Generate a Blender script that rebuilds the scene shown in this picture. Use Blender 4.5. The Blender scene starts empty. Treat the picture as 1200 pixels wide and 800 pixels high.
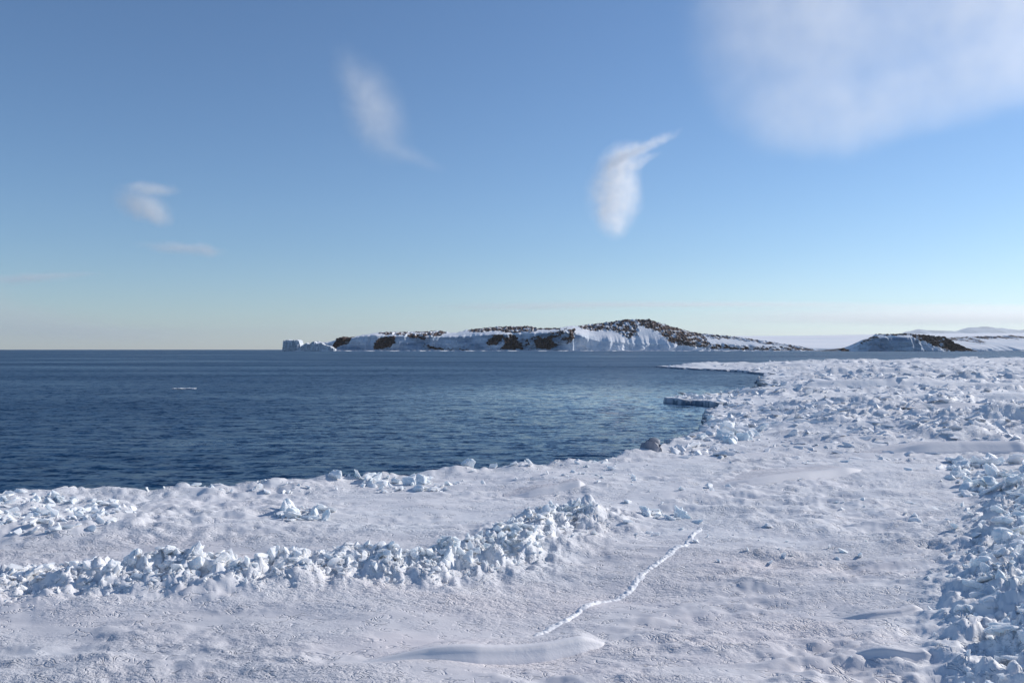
import bpy, bmesh, math, random
import numpy as np
from mathutils import Vector, Matrix, Euler

S = bpy.context.scene
C = S.collection
R = math.radians

# ------------------------------------------------------------------ camera
F = 1000.0                 # focal length in photo pixels (1200 wide)
HZ = 409.5                 # horizon row
CAM_Z = 2.6                # eye height above the sea
ICE_Z = 0.40               # freeboard of the ice
cam_d = bpy.data.cameras.new("camera")
cam_d.lens = 30.0
cam_d.sensor_width = 36.0
cam_d.clip_start = 0.1
cam_d.clip_end = 120000.0
cam = bpy.data.objects.new("camera", cam_d)
C.objects.link(cam)
cam.location = (0, 0, CAM_Z)
cam.rotation_euler = (R(90) + math.atan((HZ - 400.0) / F), 0, 0)
S.camera = cam

# ------------------------------------------------------------------ light
SUN_EL, SUN_AZ = 26.0, 63.0          # azimuth clockwise from the view direction
world = bpy.data.worlds.new("World")
S.world = world
world.use_nodes = True
wn = world.node_tree
wn.nodes.clear()
w_out = wn.nodes.new("ShaderNodeOutputWorld")
w_bg = wn.nodes.new("ShaderNodeBackground")
w_sky = wn.nodes.new("ShaderNodeTexSky")
w_sky.sky_type = 'NISHITA'
w_sky.sun_disc = False
w_sky.sun_elevation = R(SUN_EL)
w_sky.sun_rotation = R(SUN_AZ)
w_sky.altitude = 1100.0
w_sky.air_density = 1.1
w_sky.dust_density = 0.25
w_sky.ozone_density = 5.6
w_bg.inputs["Strength"].default_value = 0.112
wn.links.new(w_sky.outputs[0], w_bg.inputs["Color"])
wn.links.new(w_bg.outputs[0], w_out.inputs["Surface"])

sun_d = bpy.data.lights.new("sun", 'SUN')
sun_d.energy = 3.9
sun_d.angle = R(0.53)
sun_d.color = (1.0, 0.945, 0.88)
sun = bpy.data.objects.new("sun", sun_d)
C.objects.link(sun)
sdir = Vector((math.sin(R(SUN_AZ)) * math.cos(R(SUN_EL)), math.cos(R(SUN_AZ)) * math.cos(R(SUN_EL)), math.sin(R(SUN_EL))))
sun.rotation_euler = (-sdir).to_track_quat('-Z', 'Y').to_euler()
sun.location = sdir * 50

S.view_settings.view_transform = 'Standard'
S.view_settings.look = 'None'
S.view_settings.exposure = 0.08
S.view_settings.gamma = 1.0
S.view_settings.use_curve_mapping = False
S.render.engine = 'CYCLES'
S.cycles.use_denoising = True
S.cycles.max_bounces = 6
S.cycles.diffuse_bounces = 3
S.cycles.glossy_bounces = 3
S.cycles.volume_bounces = 4
S.cycles.transparent_max_bounces = 8
S.cycles.volume_max_steps = 96

random.seed(11)
rng = np.random.default_rng(11)

# ------------------------------------------------------------------ helpers
def freeboard(d):
    """the ice stands lower out of the water farther out"""
    t = np.clip((d - 19.0) / 12.0, 0, 1)
    return ICE_Z - 0.22 * t * t * (3 - 2 * t)

def at(px, py, z=None):
    """photo pixel -> point on the level z"""
    d = (CAM_Z - (freeboard(20.0) if z is None else z)) * F / (py - HZ)
    if z is None:
        for _ in range(6): d = (CAM_Z - freeboard(d)) * F / (py - HZ)
    return np.array(((px - 600.0) / F * d, d))

def pts(lst, z=None):
    return np.array([at(a, b, z) for a, b in lst])

def _hash(ix, iy, seed):
    h = (ix.astype(np.int64) * 374761393 + iy.astype(np.int64) * 668265263 + seed * 982451653) & 0xFFFFFFFF
    h = ((h ^ (h >> 13)) * 1274126177) & 0xFFFFFFFF
    h = ((h ^ (h >> 16)) * 2246822519) & 0xFFFFFFFF
    return (h ^ (h >> 15)) & 0xFFFF

_G = np.stack([np.cos(np.arange(256) / 256 * 2 * np.pi), np.sin(np.arange(256) / 256 * 2 * np.pi)], 1)

def noise(x, y, seed=0):
    """gradient noise, about -1..1"""
    x = np.asarray(x, dtype=np.float64); y = np.asarray(y, dtype=np.float64)
    ix = np.floor(x); iy = np.floor(y)
    fx = x - ix; fy = y - iy
    u = fx * fx * fx * (fx * (fx * 6 - 15) + 10); v = fy * fy * fy * (fy * (fy * 6 - 15) + 10)
    def g(a, b):
        k = _G[_hash(ix + a, iy + b, seed) & 255]
        return k[..., 0] * (fx - a) + k[..., 1] * (fy - b)
    n0 = g(0, 0) * (1 - u) + g(1, 0) * u
    n1 = g(0, 1) * (1 - u) + g(1, 1) * u
    return (n0 * (1 - v) + n1 * v) * 1.5

def fbm(x, y, octs=4, seed=0, gain=0.5):
    s = 0.0; a = 1.0
    for o in range(octs):
        s = s + a * noise(x, y, seed + o * 17)
        x = x * 2.03 + 3.1; y = y * 2.03 - 1.7; a *= gain
    return s

def sstep(a, b, x):
    t = np.clip((x - a) / (b - a), 0, 1)
    return t * t * (3 - 2 * t)

def poly_dist(x, y, P, closed=False):
    """distance to a polyline and the running parameter 0..n of the nearest point"""
    n = len(P)
    best = np.full(x.shape, 1e18); par = np.zeros(x.shape)
    for i in range(n if closed else n - 1):
        a = P[i]; b = P[(i + 1) % n]
        d = b - a; L = max(d @ d, 1e-12)
        t = np.clip(((x - a[0]) * d[0] + (y - a[1]) * d[1]) / L, 0, 1)
        q = (x - a[0] - t * d[0]) ** 2 + (y - a[1] - t * d[1]) ** 2
        m = q < best
        best = np.where(m, q, best); par = np.where(m, i + t, par)
    return np.sqrt(best), par

def inside(x, y, P):
    r = np.zeros(x.shape, bool)
    n = len(P)
    for i in range(n):
        a = P[i]; b = P[(i + 1) % n]
        if a[1] == b[1]:
            continue
        c = (a[1] > y) != (b[1] > y)
        r ^= c & (x < (b[0] - a[0]) * (y - a[1]) / (b[1] - a[1]) + a[0])
    return r

def mesh_np(name, V, Q, smooth=True):
    me = bpy.data.meshes.new(name)
    V = np.ascontiguousarray(V, np.float32); Q = np.ascontiguousarray(Q, np.int32)
    k = Q.shape[1]
    me.vertices.add(len(V)); me.vertices.foreach_set("co", V.ravel())
    me.loops.add(Q.size); me.loops.foreach_set("vertex_index", Q.ravel())
    me.polygons.add(len(Q)); me.polygons.foreach_set("loop_start", np.arange(0, Q.size, k, dtype=np.int32))
    me.update(calc_edges=True)
    if smooth:
        me.polygons.foreach_set("use_smooth", np.ones(len(Q), bool))
    me.validate()
    return me

def link(name, me, mat=None, parent=None, **props):
    o = bpy.data.objects.new(name, me)
    C.objects.link(o)
    if mat is not None and len(me.materials) == 0:
        me.materials.append(mat)
    if parent is not None:
        o.parent = parent
    for k, v in props.items():
        o[k] = v
    return o

def grid_faces(nr, nc, keep=None, wrap=False):
    i = np.arange(nr - 1)[:, None]; j = np.arange(nc if wrap else nc - 1)[None, :]
    j2 = (j + 1) % nc
    q = np.stack([i * nc + j, i * nc + j2, (i + 1) * nc + j2, (i + 1) * nc + j], -1).reshape(-1, 4)
    if keep is not None:
        q = q[keep[q].any(1)]
    return q

def compact(V, Q):
    used = np.zeros(len(V), bool); used[Q.ravel()] = True
    idx = np.cumsum(used) - 1
    return V[used], idx[Q], used

# ------------------------------------------------------------------ materials
def new_mat(name):
    m = bpy.data.materials.new(name)
    m.use_nodes = True
    nt = m.node_tree
    return m, nt, nt.nodes["Principled BSDF"]

def N(nt, typ, **kw):
    n = nt.nodes.new(typ)
    for k, v in kw.items():
        setattr(n, k, v)
    return n

def math_n(nt, op, a, b=None, clamp=False):
    n = nt.nodes.new("ShaderNodeMath"); n.operation = op; n.use_clamp = clamp
    for i, v in enumerate((a, b)):
        if v is None: continue
        if isinstance(v, (int, float)): n.inputs[i].default_value = v
        else: nt.links.new(v, n.inputs[i])
    return n.outputs[0]

def tex_noise(nt, vec, scale, detail=4, rough=0.55, dim='3D'):
    n = nt.nodes.new("ShaderNodeTexNoise"); n.noise_dimensions = dim
    n.inputs["Scale"].default_value = scale; n.inputs["Detail"].default_value = detail
    n.inputs["Roughness"].default_value = rough
    if vec is not None: nt.links.new(vec, n.inputs["Vector"])
    return n

def mapping(nt, vec, scale=(1, 1, 1), rot=(0, 0, 0), loc=(0, 0, 0), typ='POINT'):
    n = nt.nodes.new("ShaderNodeMapping"); n.vector_type = typ
    n.inputs["Scale"].default_value = scale; n.inputs["Rotation"].default_value = rot
    n.inputs["Location"].default_value = loc
    nt.links.new(vec, n.inputs["Vector"])
    return n.outputs[0]

def ramp(nt, fac, stops):
    n = nt.nodes.new("ShaderNodeValToRGB")
    e = n.color_ramp.elements
    while len(e) < len(stops): e.new(0.5)
    for el, (p, c) in zip(e, stops):
        el.position = p; el.color = (*c, 1)
    nt.links.new(fac, n.inputs[0])
    return n.outputs[0]

def snow_material(name, c1, c2, c3, fine=1.0, sss=0.0, pits=0.0, lit_cover=None):
    m, nt, b = new_mat(name)
    L = nt.links.new
    geo = N(nt, "ShaderNodeNewGeometry").outputs["Position"]
    n1 = tex_noise(nt, mapping(nt, geo, (0.35, 0.8, 1)), 1.0, 5, 0.6)
    col = ramp(nt, n1.outputs[0], [(0.32, c1), (0.5, c2), (0.68, c3)])
    if lit_cover:                       # fresh snow on ridges; paler far out to paint in brighter light
        at_ = N(nt, "ShaderNodeAttribute"); at_.attribute_name = "lit_cover"
        n5 = tex_noise(nt, mapping(nt, geo, (1.5, 2.6, 1)), 1.0, 4, 0.6)
        f = math_n(nt, 'ADD', at_.outputs["Fac"], math_n(nt, 'MULTIPLY', math_n(nt, 'SUBTRACT', n5.outputs[0], 0.5), 1.0), clamp=True)
        mx = N(nt, "ShaderNodeMix", data_type='RGBA')
        L(f, mx.inputs[0]); L(col, mx.inputs[6]); mx.inputs[7].default_value = (*lit_cover, 1)
        col = mx.outputs[2]
        aw = N(nt, "ShaderNodeAttribute"); aw.attribute_name = "wet_shade"  # wet foot of the ice, with the shade of its side painted in
        mw = N(nt, "ShaderNodeMix", data_type='RGBA')
        L(aw.outputs["Fac"], mw.inputs[0]); L(col, mw.inputs[6]); mw.inputs[7].default_value = (0.13, 0.18, 0.24, 1)
        col = mw.outputs[2]
    L(col, b.inputs["Base Color"])
    b.inputs["Roughness"].default_value = 0.62
    b.inputs["Specular IOR Level"].default_value = 0.25
    if sss:
        b.inputs["Subsurface Weight"].default_value = sss
        b.inputs["Subsurface Radius"].default_value = (0.9, 1.0, 1.05)
        b.inputs["Subsurface Scale"].default_value = 0.05
    # crust: grain, wind flutes and sparse curved pits
    a1 = tex_noise(nt, mapping(nt, geo, (13, 20, 16)), 1.0, 3, 0.6)
    a2 = tex_noise(nt, mapping(nt, geo, (45, 60, 50)), 1.0, 3, 0.65)
    patch = tex_noise(nt, mapping(nt, geo, (0.8, 1.3, 1)), 1.0, 2, 0.5)
    pm = ramp(nt, patch.outputs[0], [(0.40, (0.08,) * 3), (0.58, (1,) * 3)])
    h = math_n(nt, 'ADD', math_n(nt, 'MULTIPLY', a1.outputs[0], 0.75), math_n(nt, 'MULTIPLY', a2.outputs[0], 0.30))
    h = math_n(nt, 'MULTIPLY', h, pm)
    if lit_cover:                       # crust is smoother under the paler tone
        h = math_n(nt, 'MULTIPLY', h, math_n(nt, 'SUBTRACT', 1.0, math_n(nt, 'MULTIPLY', f, 0.6)))
    if pits:
        p1 = tex_noise(nt, mapping(nt, geo, (7.5, 9.5, 8)), 1.0, 2, 0.5)
        p1.inputs["Distortion"].default_value = 1.2
        band = math_n(nt, 'ABSOLUTE', math_n(nt, 'SUBTRACT', p1.outputs[0], 0.5))
        line = ramp(nt, band, [(0.0, (1,) * 3), (0.06, (0,) * 3)])
        p2 = tex_noise(nt, mapping(nt, geo, (6, 7, 6), (0, 0, 0), (4, 2, 0)), 1.0, 2, 0.5)
        gate = ramp(nt, p2.outputs[0], [(0.50, (0,) * 3), (0.60, (1,) * 3)])
        pit = math_n(nt, 'MULTIPLY', line, gate)
        h = math_n(nt, 'SUBTRACT', h, math_n(nt, 'MULTIPLY', pit, pits))
    bp = N(nt, "ShaderNodeBump")
    bp.inputs["Strength"].default_value = 1.0
    bp.inputs["Distance"].default_value = 0.04 * fine
    L(h, bp.inputs["Height"])
    L(bp.outputs[0], b.inputs["Normal"])
    return m

M_SNOW = snow_material("snow", (0.62, 0.62, 0.645), (0.675, 0.655, 0.67), (0.735, 0.69, 0.695), pits=0.20, lit_cover=(0.86, 0.865, 0.875))
M_DRIFT = snow_material("drift_snow", (0.74, 0.72, 0.735), (0.76, 0.745, 0.755), (0.79, 0.76, 0.765), fine=0.15)
M_WHITE = snow_material("fresh_snow", (0.84, 0.85, 0.87), (0.87, 0.87, 0.88), (0.88, 0.87, 0.88), fine=0.4)
M_BLOCK = snow_material("block_ice", (0.79, 0.86, 0.885), (0.86, 0.885, 0.90), (0.89, 0.89, 0.895), fine=0.35, sss=0.55)

def rock_snow_material():
    m, nt, b = new_mat("rock_and_snow")
    L = nt.links.new
    at_ = N(nt, "ShaderNodeAttribute"); at_.attribute_name = "rock"
    geo = N(nt, "ShaderNodeNewGeometry").outputs["Position"]
    n1 = tex_noise(nt, mapping(nt, geo, (0.085, 0.05, 0.15), (0, R(32), 0)), 1.0, 6, 0.66)
    s = math_n(nt, 'ADD', at_.outputs["Fac"], math_n(nt, 'MULTIPLY', math_n(nt, 'SUBTRACT', n1.outputs[0], 0.5), 2.6))
    s = math_n(nt, 'MULTIPLY', s, math_n(nt, 'GREATER_THAN', at_.outputs["Fac"], 0.04))
    k = ramp(nt, s, [(0.46, (0,) * 3), (0.53, (1,) * 3)])
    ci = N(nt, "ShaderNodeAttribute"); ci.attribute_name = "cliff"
    n2 = tex_noise(nt, geo, 0.12, 4, 0.6)
    rock = ramp(nt, n2.outputs[0], [(0.3, (0.036, 0.026, 0.025)), (0.5, (0.09, 0.058, 0.046)), (0.72, (0.165, 0.108, 0.085))])
    n3 = tex_noise(nt, mapping(nt, geo, (0.022, 0.02, 0.12)), 1.0, 5, 0.6)
    snow = ramp(nt, n3.outputs[0], [(0.35, (0.68, 0.74, 0.80)), (0.6, (0.84, 0.85, 0.87))])
    mi = N(nt, "ShaderNodeMix", data_type='RGBA')
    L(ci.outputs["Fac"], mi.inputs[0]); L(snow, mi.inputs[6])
    L(ramp(nt, n3.outputs[0], [(0.35, (0.20, 0.28, 0.38)), (0.66, (0.58, 0.65, 0.72))]), mi.inputs[7])  # blue cliff ice, darkened to paint in the shade of its face
    mx = N(nt, "ShaderNodeMix", data_type='RGBA')
    L(k, mx.inputs[0]); L(mi.outputs[2], mx.inputs[6]); L(rock, mx.inputs[7])
    L(mx.outputs[2], b.inputs["Base Color"])
    b.inputs["Roughness"].default_value = 0.8
    b.inputs["Specular IOR Level"].default_value = 0.15
    bp = N(nt, "ShaderNodeBump"); bp.inputs["Distance"].default_value = 1.2; bp.inputs["Strength"].default_value = 0.7
    n4 = tex_noise(nt, geo, 0.35, 4, 0.6)
    L(n4.outputs[0], bp.inputs["Height"]); L(bp.outputs[0], b.inputs["Normal"])
    return m
M_ISLAND = rock_snow_material()

def far_snow_material():
    m, nt, b = new_mat("far_snow")
    geo = N(nt, "ShaderNodeNewGeometry").outputs["Position"]
    n1 = tex_noise(nt, mapping(nt, geo, (0.001, 0.003, 0.02)), 1.0, 5, 0.6)
    nt.links.new(ramp(nt, n1.outputs[0], [(0.35, (0.78, 0.80, 0.84)), (0.65, (0.87, 0.86, 0.87))]), b.inputs["Base Color"])
    b.inputs["Roughness"].default_value = 0.8
    b.inputs["Specular IOR Level"].default_value = 0.1
    return m
M_FAR = far_snow_material()

def sea_material():
    m, nt, b = new_mat("sea_water")
    L = nt.links.new
    geo = N(nt, "ShaderNodeNewGeometry")
    P = geo.outputs["Position"]
    # unresolved ripples tilt the normal; wind patches change how much
    def tilt(scale, sx, sy, det):
        n = tex_noise(nt, mapping(nt, P, (sx, sy, 1), (0, 0, R(-12))), scale, det, 0.55)
        v = N(nt, "ShaderNodeVectorMath", operation='SUBTRACT')
        L(n.outputs["Color"], v.inputs[0]); v.inputs[1].default_value = (0.5, 0.5, 0.5)
        return v.outputs[0]
    t1 = tilt(1.0, 1.6, 3.2, 3)
    t2 = tilt(1.0, 7.0, 11.0, 2)
    patch = tex_noise(nt, mapping(nt, P, (0.012, 0.045, 1), (0, 0, R(-4))), 1.0, 4, 0.55)
    amp = ramp(nt, patch.outputs[0], [(0.34, (0.55,) * 3), (0.66, (1.15,) * 3)])
    lee = N(nt, "ShaderNodeAttribute"); lee.attribute_name = "lee"
    amp = math_n(nt, 'MULTIPLY', amp, math_n(nt, 'SUBTRACT', 1.0, math_n(nt, 'MULTIPLY', lee.outputs["Fac"], 0.6)))
    def sc(v, f):
        n = N(nt, "ShaderNodeVectorMath", operation='MULTIPLY'); L(v, n.inputs[0])
        n.inputs[1].default_value = (f, f, 0); return n.outputs[0]
    ad = N(nt, "ShaderNodeVectorMath", operation='ADD'); L(sc(t1, 1.8), ad.inputs[0]); L(sc(t2, 1.6), ad.inputs[1])
    sm = N(nt, "ShaderNodeVectorMath", operation='SCALE'); L(ad.outputs[0], sm.inputs[0]); L(amp, sm.inputs["Scale"])
    fin = N(nt, "ShaderNodeVectorMath", operation='ADD'); L(geo.outputs["Normal"], fin.inputs[0]); L(sm.outputs[0], fin.inputs[1])
    nz = N(nt, "ShaderNodeVectorMath", operation='NORMALIZE'); L(fin.outputs[0], nz.inputs[0])
    L(nz.outputs[0], b.inputs["Normal"])
    b.inputs["Base Color"].default_value = (0.005, 0.036, 0.092, 1)
    rgh = ramp(nt, patch.outputs[0], [(0.34, (0.27,) * 3), (0.66, (0.44,) * 3)])
    rgh = math_n(nt, 'MULTIPLY', rgh, math_n(nt, 'SUBTRACT', 1.0, math_n(nt, 'MULTIPLY', lee.outputs["Fac"], 0.88)))
    L(rgh, b.inputs["Roughness"])
    b.inputs["IOR"].default_value = 1.33
    return m
M_SEA = sea_material()

def mountain_material():
    m, nt, b = new_mat("mountain_snow")
    geo = N(nt, "ShaderNodeNewGeometry").outputs["Position"]
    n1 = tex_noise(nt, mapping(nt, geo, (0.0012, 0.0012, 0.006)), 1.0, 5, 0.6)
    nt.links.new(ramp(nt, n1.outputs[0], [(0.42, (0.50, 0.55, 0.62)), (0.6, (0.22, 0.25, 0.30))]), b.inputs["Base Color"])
    b.inputs["Roughness"].default_value = 0.9
    b.inputs["Specular IOR Level"].default_value = 0.1
    return m
M_MOUNT = mountain_material()

def glacier_material():
    m, nt, b = new_mat("glacier_ice")
    geo = N(nt, "ShaderNodeNewGeometry").outputs["Position"]
    n1 = tex_noise(nt, mapping(nt, geo, (0.25, 0.25, 0.6)), 1.0, 5, 0.65)
    nt.links.new(ramp(nt, n1.outputs[0], [(0.36, (0.40, 0.45, 0.50)), (0.60, (0.78, 0.81, 0.84))]), b.inputs["Base Color"])
    b.inputs["Roughness"].default_value = 0.6
    bp = N(nt, "ShaderNodeBump"); bp.inputs["Distance"].default_value = 1.0; nt.links.new(n1.outputs[0], bp.inputs["Height"]); nt.links.new(bp.outputs[0], b.inputs["Normal"])
    return m
M_GLACIER = glacier_material()
M_SHADED_ICE = snow_material("shaded_ice", (0.20, 0.22, 0.27), (0.30, 0.31, 0.36), (0.55, 0.56, 0.60), fine=0.4)  # dark tone paints in the shade on the slab's faces

# ------------------------------------------------------------------ outline of the ice
edge_px = [(0, 583), (20, 577.5), (45, 575.5), (100, 576), (150, 574), (200, 572), (260, 571), (300, 566.5), (350, 562),
           (390, 560), (420, 557), (470, 553), (520, 550), (560, 549), (620, 545.5), (660, 543), (700, 540), (730, 537),
           (752, 533), (768, 524), (790, 514), (813, 509), (822, 501), (829, 492), (825, 485), (838, 480), (859, 474.5),
           (830, 471), (806, 469.5), (781, 467), (800, 464.5), (840, 463.5), (866, 460), (886, 455), (893, 449), (890, 444.5), (900, 438),
           (872, 434.5), (850, 433), (800, 431), (771, 429), (800, 427.2), (850, 426.4), (900, 425.4), (960, 423.8), (1040, 422.4),
           (1120, 421), (1200, 420)]
EDGE = pts(edge_px)
ICE = np.vstack([EDGE, [(180, 222), (420, 240), (420, -260), (-260, -260), (-200, 4), (-60, 15.2), (-20, 14.2)]])

def ice_sd(x, y):
    """signed distance to the outline, positive on the ice, with a crumbly margin"""
    d, _ = poly_dist(x, y, ICE, closed=True)
    s = np.where(inside(x, y, ICE), d, -d)
    r = np.hypot(x, y)
    jag = fbm(x * 1.3, y * 1.3, 3, 5) * np.clip(r * 0.010, 0.06, 0.5) + fbm(x * 6, y * 6, 2, 9) * 0.05
    return s + jag

LEFT_RIDGE = pts([(-220, 690), (-100, 690), (0, 690), (150, 686), (270, 682), (400, 672), (480, 670), (540, 662), (580, 652), (612, 634), (645, 616), (690, 603)])
RIGHT_RIDGE = pts([(1330, 548), (1245, 572), (1205, 603), (1198, 640), (1192, 690), (1205, 740), (1235, 800), (1275, 880)])

CRACK = pts([(612, 747), (640, 730), (660, 719), (700, 698), (722, 688), (742, 679), (751, 671), (758, 661), (783, 646), (800, 636), (806, 629), (816, 619), (822, 612)])

def field(x, y):
    """how rubbly the ice is, 0..1, far field to the right"""
    r = np.hypot(x, y)
    a = fbm(x * 0.045, y * 0.11 + 3, 3, 31)
    base = sstep(17.5, 24, y) * sstep(0.12, 0.2, (x / np.maximum(y, 1)))
    return base * sstep(-0.25, 0.45, a)

def ice_h(x, y, sd=None):
    r = np.hypot(x, y)
    h = 0.10 * fbm(x * 0.16, y * 0.3, 3, 3) + 0.030 * fbm(x * 0.7 + 9, y * 1.5, 3, 7)
    rgh = sstep(-0.1, 0.5, fbm(x * 0.35 + 2, y * 0.45, 2, 15) + 0.35 * sstep(0.5, 2.5, x) * (y < 14))
    mk = (np.hypot(x, y) < 16) & (y > 2)
    calm = np.ones(x.shape)
    if mk.any(): calm[mk] = 0.12 + 0.88 * sstep(0.15, 1.1, poly_dist(x[mk], y[mk], CRACK)[0])
    h += (0.022 + 0.026 * sstep(-0.5, 1.0, x)) * rgh * calm * fbm(x * 1.3, y * 3.2, 4, 17, 0.6)
    # thin crust plates and wind flutes
    pl = sstep(-0.15, 0.3, fbm(x * 0.5, y * 0.9, 2, 77))
    h += calm * pl * 0.020 * fbm(x * 3.0, y * 5.0, 3, 13, 0.6)
    wd = x * 0.97 + y * 0.24; wc = y * 0.97 - x * 0.24                  # wind-carved sastrugi
    h += 0.030 * calm * sstep(-0.1, 0.5, fbm(x * 0.28 + 5, y * 0.4, 2, 19)) * np.abs(fbm(wd * 0.9, wc * 4.2, 3, 25, 0.55)) * (y < 40)
    n1 = noise(x * 4.2, y * 6.5, 21)
    h += 0.012 * (1 - np.abs(n1)) * pl
    # pressure ridges
    for P, w, hh, sd_ in ((LEFT_RIDGE, 0.52, 0.15, 41), (RIGHT_RIDGE, 0.58, 0.24, 43)):
        m = (np.abs(x) < 40) & (y < 40) & (y > -2)
        if not m.any(): continue
        d, t = poly_dist(x[m], y[m], P)
        k = np.exp(-(d / w) ** 2)
        h[m] += hh * k * (0.85 + 0.35 * fbm(x[m] * 1.2, y[m] * 1.2, 2, sd_)) + 0.13 * k * fbm(x[m] * 3.4, y[m] * 3.4, 4, sd_ + 3, 0.62)
    # rubble fields
    if sd is None: sd = ice_sd(x, y)
    q = field(x, y) * (0.15 + 0.85 * sstep(0.3, 4.0, sd))
    rd = (1 - np.abs(fbm(x * 0.16, y * 0.34, 3, 51)))
    h += q * (0.60 * np.clip(rd - 0.45, 0, 1) + 0.13 * fbm(x * 0.8, y * 1.9, 4, 57, 0.62))
    h += q * 0.20 * np.clip(fbm(x * 0.5, y * 1.3, 3, 59) - 0.1, 0, 1)
    h += sstep(17, 24, y) * sstep(0.12, 0.2, x / np.maximum(y, 1)) * 0.6 * np.clip(fbm(x * 0.06, y * 0.36, 3, 63) - 0.05, 0, 1) * sstep(0.3, 4.0, sd)
    # rubble behind the left ridge near the water
    lb = sstep(-2.0, -4.5, x) * sstep(9.0, 10.5, y) * (y < 20)
    h += lb * 0.07 * np.abs(fbm(x * 1.6, y * 1.9, 4, 61))
    # rolled rim where the ice meets the water
    h += 0.10 * np.exp(-(np.maximum(sd, 0) / 0.5) ** 2) * (1 - 0.7 * sstep(20, 30, y)) * (0.4 + fbm(x * 0.9, y * 0.9, 3, 71))
    z = freeboard(np.maximum(y, 0)) + h
    drop = sstep(0.0, -0.10 - r * 0.004, sd)
    return z * (1 - drop) + drop * -0.6

def polar(r0, r1, nr, nfine, ncoarse, half=R(41), rr=None):
    fine = np.linspace(-half, half, nfine)
    coarse = np.linspace(half, 2 * np.pi - half, ncoarse + 2)[1:-1]
    th = np.concatenate([fine, coarse])
    if rr is None: rr = np.geomspace(r0, r1, nr)
    X = rr[:, None] * np.sin(th)[None, :]; Y = rr[:, None] * np.cos(th)[None, :]
    return X.ravel(), Y.ravel(), nr, len(th)

x, y, nr, nc = polar(1.2, 420.0, 1000, 800, 90)
sd = ice_sd(x, y)
keep = sd > -0.35 - np.hypot(x, y) * 0.01
z = np.full(x.shape, -0.6)
z[keep] = ice_h(x[keep], y[keep], sd[keep])
Q = grid_faces(nr, nc, keep, wrap=True)
# close the middle below the eye
V = np.stack([x, y, z], 1)
cid = len(V)
V = np.vstack([V, [(0, 0, ICE_Z)]])
Vc, Qc, _ = compact(V[:-1], Q)
me = mesh_np("sea_ice", Vc, Qc[:, ::-1])
xs, ys = Vc[:, 0], Vc[:, 1]
lit_cov = 0.95 * sstep(15, 27, ys + 0.25 * xs + 2.0 * fbm(xs * 0.2, ys * 0.3, 2, 73)) - 0.15  # whiter with distance, painting in the brighter light out there
nm_ = (np.abs(xs) < 40) & (ys < 40) & (ys > -2)
for P_, w_ in ((LEFT_RIDGE, 0.7), (RIGHT_RIDGE, 0.95)):
    d_, _ = poly_dist(xs[nm_], ys[nm_], P_)
    lit_cov[nm_] = np.maximum(lit_cov[nm_], 0.9 * np.exp(-(d_ / w_) ** 2))
lit_cov = np.maximum(lit_cov, 0.5 * sstep(9.0, 10.5, ys))
wet_shade = sstep(0.02, -0.06, Vc[:, 2] - (freeboard(np.maximum(ys, 0)) - 0.06 + 0.12 * sstep(24, 30, ys))) * sstep(0.6, 0.1, ice_sd(xs, ys))
a_ = me.attributes.new("wet_shade", 'FLOAT', 'POINT'); a_.data.foreach_set("value", wet_shade.astype(np.float32))
a_ = me.attributes.new("lit_cover", 'FLOAT', 'POINT'); a_.data.foreach_set("value", lit_cov.astype(np.float32))
link("sea_ice", me, M_SNOW, kind="structure", label="pack ice covered with crusted windblown snow along the water")

# ------------------------------------------------------------------ sea
x, y, nr, nc = polar(8.0, 38000.0, 700, 640, 60, rr=np.concatenate([np.geomspace(8, 160, 560), np.geomspace(164, 38000, 140)]))
r = np.hypot(x, y)
sd = np.full(r.shape, -9.0)
m = r < 430
sd[m] = ice_sd(x[m], y[m])
w = np.zeros(x.shape)
m2 = (r < 700) & (sd < 1)
def chop(x, y):
    a = 0.0
    for k, (wl, amp, dx, dy) in enumerate(((2.6, .008, .2, 1), (1.5, .010, -.35, 1), (0.9, .012, .15, 1), (4.8, .012, -.1, 1), (0.55, 0.009, -.25, 1), (0.38, 0.006, .3, 1))):
        l = math.hypot(dx, dy)
        ph = 3.0 * noise(x / (wl * 4), y / (wl * 2.2), 81 + k)
        am = 0.6 + 0.8 * noise(x / (wl * 3) + 5, y / (wl * 1.7), 91 + k)
        a = a + amp * am * np.sin((x * dx + y * dy) / l * 2 * np.pi / wl + ph * 2)
    return a
w[m2] = chop(x[m2], y[m2])
keep = sd < 0.9 + r * 0.02
Q = grid_faces(nr, nc, keep, wrap=True)
Vc, Qc, _ = compact(np.stack([x, y, w], 1), Q)
me = mesh_np("sea", Vc, Qc[:, ::-1])
lee = np.exp(-((Vc[:, 0] - 6) / 13) ** 2 - ((Vc[:, 1] - 40) / 30) ** 2)      # water sheltered by the ice of the bay
a_ = me.attributes.new("lee", 'FLOAT', 'POINT'); a_.data.foreach_set("value", lee.astype(np.float32))
link("sea", me, M_SEA, kind="structure", label="dark blue open sea with small wind ripples")

# ------------------------------------------------------------------ island and headlands (profile grid)
def spline(xs, P):
    P = np.array(P, float)
    return np.interp(xs, P[:, 0], P[:, 1])

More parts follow.
